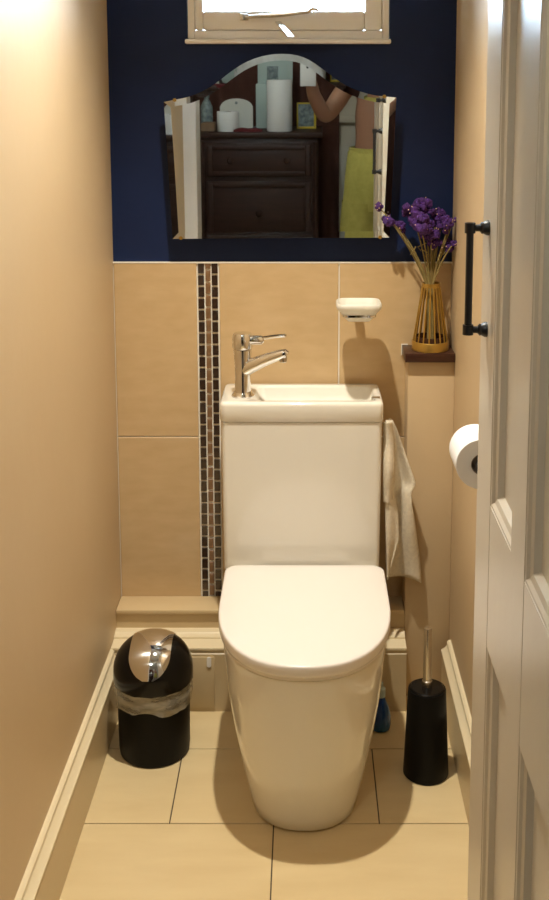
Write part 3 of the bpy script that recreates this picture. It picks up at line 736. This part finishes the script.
# ------------------------------------------------------------------ the person taking the photograph (seen only in the mirror)
def skin_mesh(name, joints, edges, m, parent, sub=2, root=0):
    me = bpy.data.meshes.new(name); me.from_pydata([j[0] for j in joints], edges, []); me.update()
    o = bpy.data.objects.new(name, me); C.objects.link(o)
    o.modifiers.new('skin', 'SKIN'); 
    if not me.skin_vertices: 
        pass
    for i, j in enumerate(joints):
        r = j[1] if isinstance(j[1], tuple) else (j[1], j[1])
        me.skin_vertices[0].data[i].radius = r; me.skin_vertices[0].data[i].use_root = (i == root)
    s = o.modifiers.new('sub', 'SUBSURF'); s.levels = sub; s.render_levels = sub
    dg = bpy.context.evaluated_depsgraph_get(); dg.update()
    me2 = bpy.data.meshes.new_from_object(o.evaluated_get(dg)); bpy.data.objects.remove(o)
    me2.polygons.foreach_set('use_smooth', [True]*len(me2.polygons)); me2.materials.clear(); me2.materials.append(M[m]); me2.name = name
    ob = bpy.data.objects.new(name, me2); C.objects.link(ob); ob.parent = parent
    return ob
PX, PY = .35, -2.98
per = thing('person', 'shirtless person in yellow shorts holding up a phone, seen in the mirror', 'person', (PX, PY, 0))
J = [((0, 0, .98), (.15, .105)),            # 0 pelvis
     ((0, .005, 1.12), (.135, .095)), ((0, .01, 1.27), (.150, .105)), ((0, .0, 1.39), (.14, .085)), ((0, -.005, 1.475), (.065, .06)), ((0, .005, 1.55), (.054, .054)),
     ((0, .02, 1.61), (.070, .080)), ((0, .02, 1.68), (.078, .095)), ((0, .015, 1.745), (.058, .075)),
     ((-.165, .0, 1.435), .056), ((-.285, .12, 1.265), .044), ((-.350, .205, 1.40), .035), ((-.362, .222, 1.455), (.026, .022)),     # raised arm
     ((.165, .0, 1.435), .056), ((.225, -.02, 1.16), .044), ((.235, .06, .92), .034), ((.235, .075, .84), (.024, .036)),
     ((-.095, 0, .88), .088), ((-.105, .01, .50), .058), ((-.11, -.015, .10), .040), ((-.115, .09, .035), (.042, .03)), ((-.115, .16, .028), (.038, .022)),
     ((.095, 0, .88), .088), ((.105, .01, .50), .058), ((.11, -.015, .10), .040), ((.115, .09, .035), (.042, .03)), ((.115, .16, .028), (.038, .022))]
E_ = [(0, 1), (1, 2), (2, 3), (3, 4), (4, 5), (5, 6), (6, 7), (7, 8), (3, 9), (9, 10), (10, 11), (11, 12), (3, 13), (13, 14), (14, 15), (15, 16), (0, 17), (17, 18), (18, 19), (19, 20), (20, 21), (0, 22), (22, 23), (23, 24), (24, 25), (25, 26)]
# fingers: raised hand closes round the phone edge, other hand relaxed
ph = Vector((-.362, .222, 1.455))
for k, (dx_, dz_, ln) in enumerate(((.016, .030, .9), (.006, .036, 1.0), (-.004, .036, .95), (-.013, .031, .8))):
    i0 = len(J)
    J += [((ph.x+dx_, ph.y+.012, ph.z+dz_), .009), ((ph.x+dx_-.020*ln, ph.y+.030, ph.z+dz_+.020*ln), .0085), ((ph.x+dx_-.040*ln, ph.y+.034, ph.z+dz_+.026*ln), .0075)]
    E_ += [(12, i0), (i0, i0+1), (i0+1, i0+2)]
i0 = len(J); J += [((ph.x+.020, ph.y-.004, ph.z+.012), .010), ((ph.x+.006, ph.y-.012, ph.z+.040), .009), ((ph.x-.014, ph.y-.006, ph.z+.055), .0078)]; E_ += [(12, i0), (i0, i0+1), (i0+1, i0+2)]
rh = Vector((.235, .075, .84))
for k, (dy_, ln) in enumerate(((.028, .9), (.010, 1.0), (-.008, .95), (-.024, .78))):
    i0 = len(J); J += [((rh.x, rh.y+dy_, rh.z-.045), .009), ((rh.x-.006, rh.y+dy_+.004, rh.z-.045-.035*ln), .0085), ((rh.x-.016, rh.y+dy_+.004, rh.z-.045-.062*ln), .0075)]
    E_ += [(16, i0), (i0, i0+1), (i0+1, i0+2)]
i0 = len(J); J += [((rh.x-.008, rh.y+.036, rh.z-.010), .010), ((rh.x-.014, rh.y+.046, rh.z-.040), .009), ((rh.x-.018, rh.y+.044, rh.z-.066), .0078)]; E_ += [(16, i0), (i0, i0+1), (i0+1, i0+2)]
skin_mesh('body', J, E_, 'skin', per, 2)
bm = new(); blob(bm, (0, .012, 1.705), .1, 3, .02, (.90, 1.06, .86))
for v in list(bm.verts):
    if v.co.y > .055 and v.co.z < 1.745 or v.co.z < 1.64: v.co.y = min(v.co.y, .03); v.co.z = max(v.co.z, 1.655)
obj('hair', bm, 'hair', per, ang=80)
for s in (-1, 1):
    bm = new(); blob(bm, (s*.031, .098, 1.672), .0125, 2); e_ = obj('eye', bm, 'eye', per); bm = new(); blob(bm, (s*.031, .108, 1.672), .0052, 1); obj('iris', bm, 'iris', e_)
    bm = new(); blob(bm, (s*.082, .01, 1.655), .03, 2, 0, (.35, .6, 1)); obj('ear', bm, 'skin', per)
bm = new(); tube(bm, [(0, .103, 1.675), (0, .118, 1.645), (0, .122, 1.632), (0, .102, 1.622)], [.007, .012, .014, .008], 10); obj('nose', bm, 'skin', per)
bm = new(); tube(bm, [(-.024, .094, 1.594), (0, .104, 1.596), (.024, .094, 1.594)], [.004, .0075, .004], 8); obj('mouth', bm, 'lips', per)
# loose yellow shorts
bm = new()
def ell(cx, cy, rx_, ry_, z, ph_=0): return [(cx + rx_*math.cos(2*PI*i/32)*(1+.03*math.sin(5*2*PI*i/32+ph_)), cy + ry_*math.sin(2*PI*i/32)*(1+.03*math.sin(5*2*PI*i/32+ph_)), z) for i in range(32)]
loft(bm, [ell(0, .0, .158, .118, 1.105), ell(0, 0, .170, .125, 1.09), ell(0, 0, .182, .135, .98), ell(0, 0, .192, .14, .85), ell(0, 0, .19, .135, .80)], False, False)
for s in (-1, 1): loft(bm, [ell(s*.092, 0, .104, .13, .84, s), ell(s*.10, 0, .108, .128, .66, s), ell(s*.108, .005, .112, .125, .46, s+1)], False, False)
so = obj('shorts', bm, 'yellow', per, ang=80)
bm = new(); lathe(bm, [(.160, 1.088), (.164, 1.09), (.164, 1.112), (.158, 1.114)], n=32, cap0=False, cap1=False); bm.transform(Matrix.Diagonal((1, .75, 1, 1))); obj('waistband', bm, 'yellow', so)
# phone just behind the viewpoint
phone = thing('phone', 'white phone held up in the raised hand, seen in the mirror', 'phone', (-.012, -CD-.012, 1.49))
bm = new(); box(bm, -.045, .031, -.004, .004, -.060, .095, .003); obj('phone_body', bm, 'phone', phone)
bm = new(); lathe(bm, [(.006, .004), (.006, .005)], (-.010, 0, .030), 16, axis='y'); obj('phone_lens', bm, 'iron', phone)
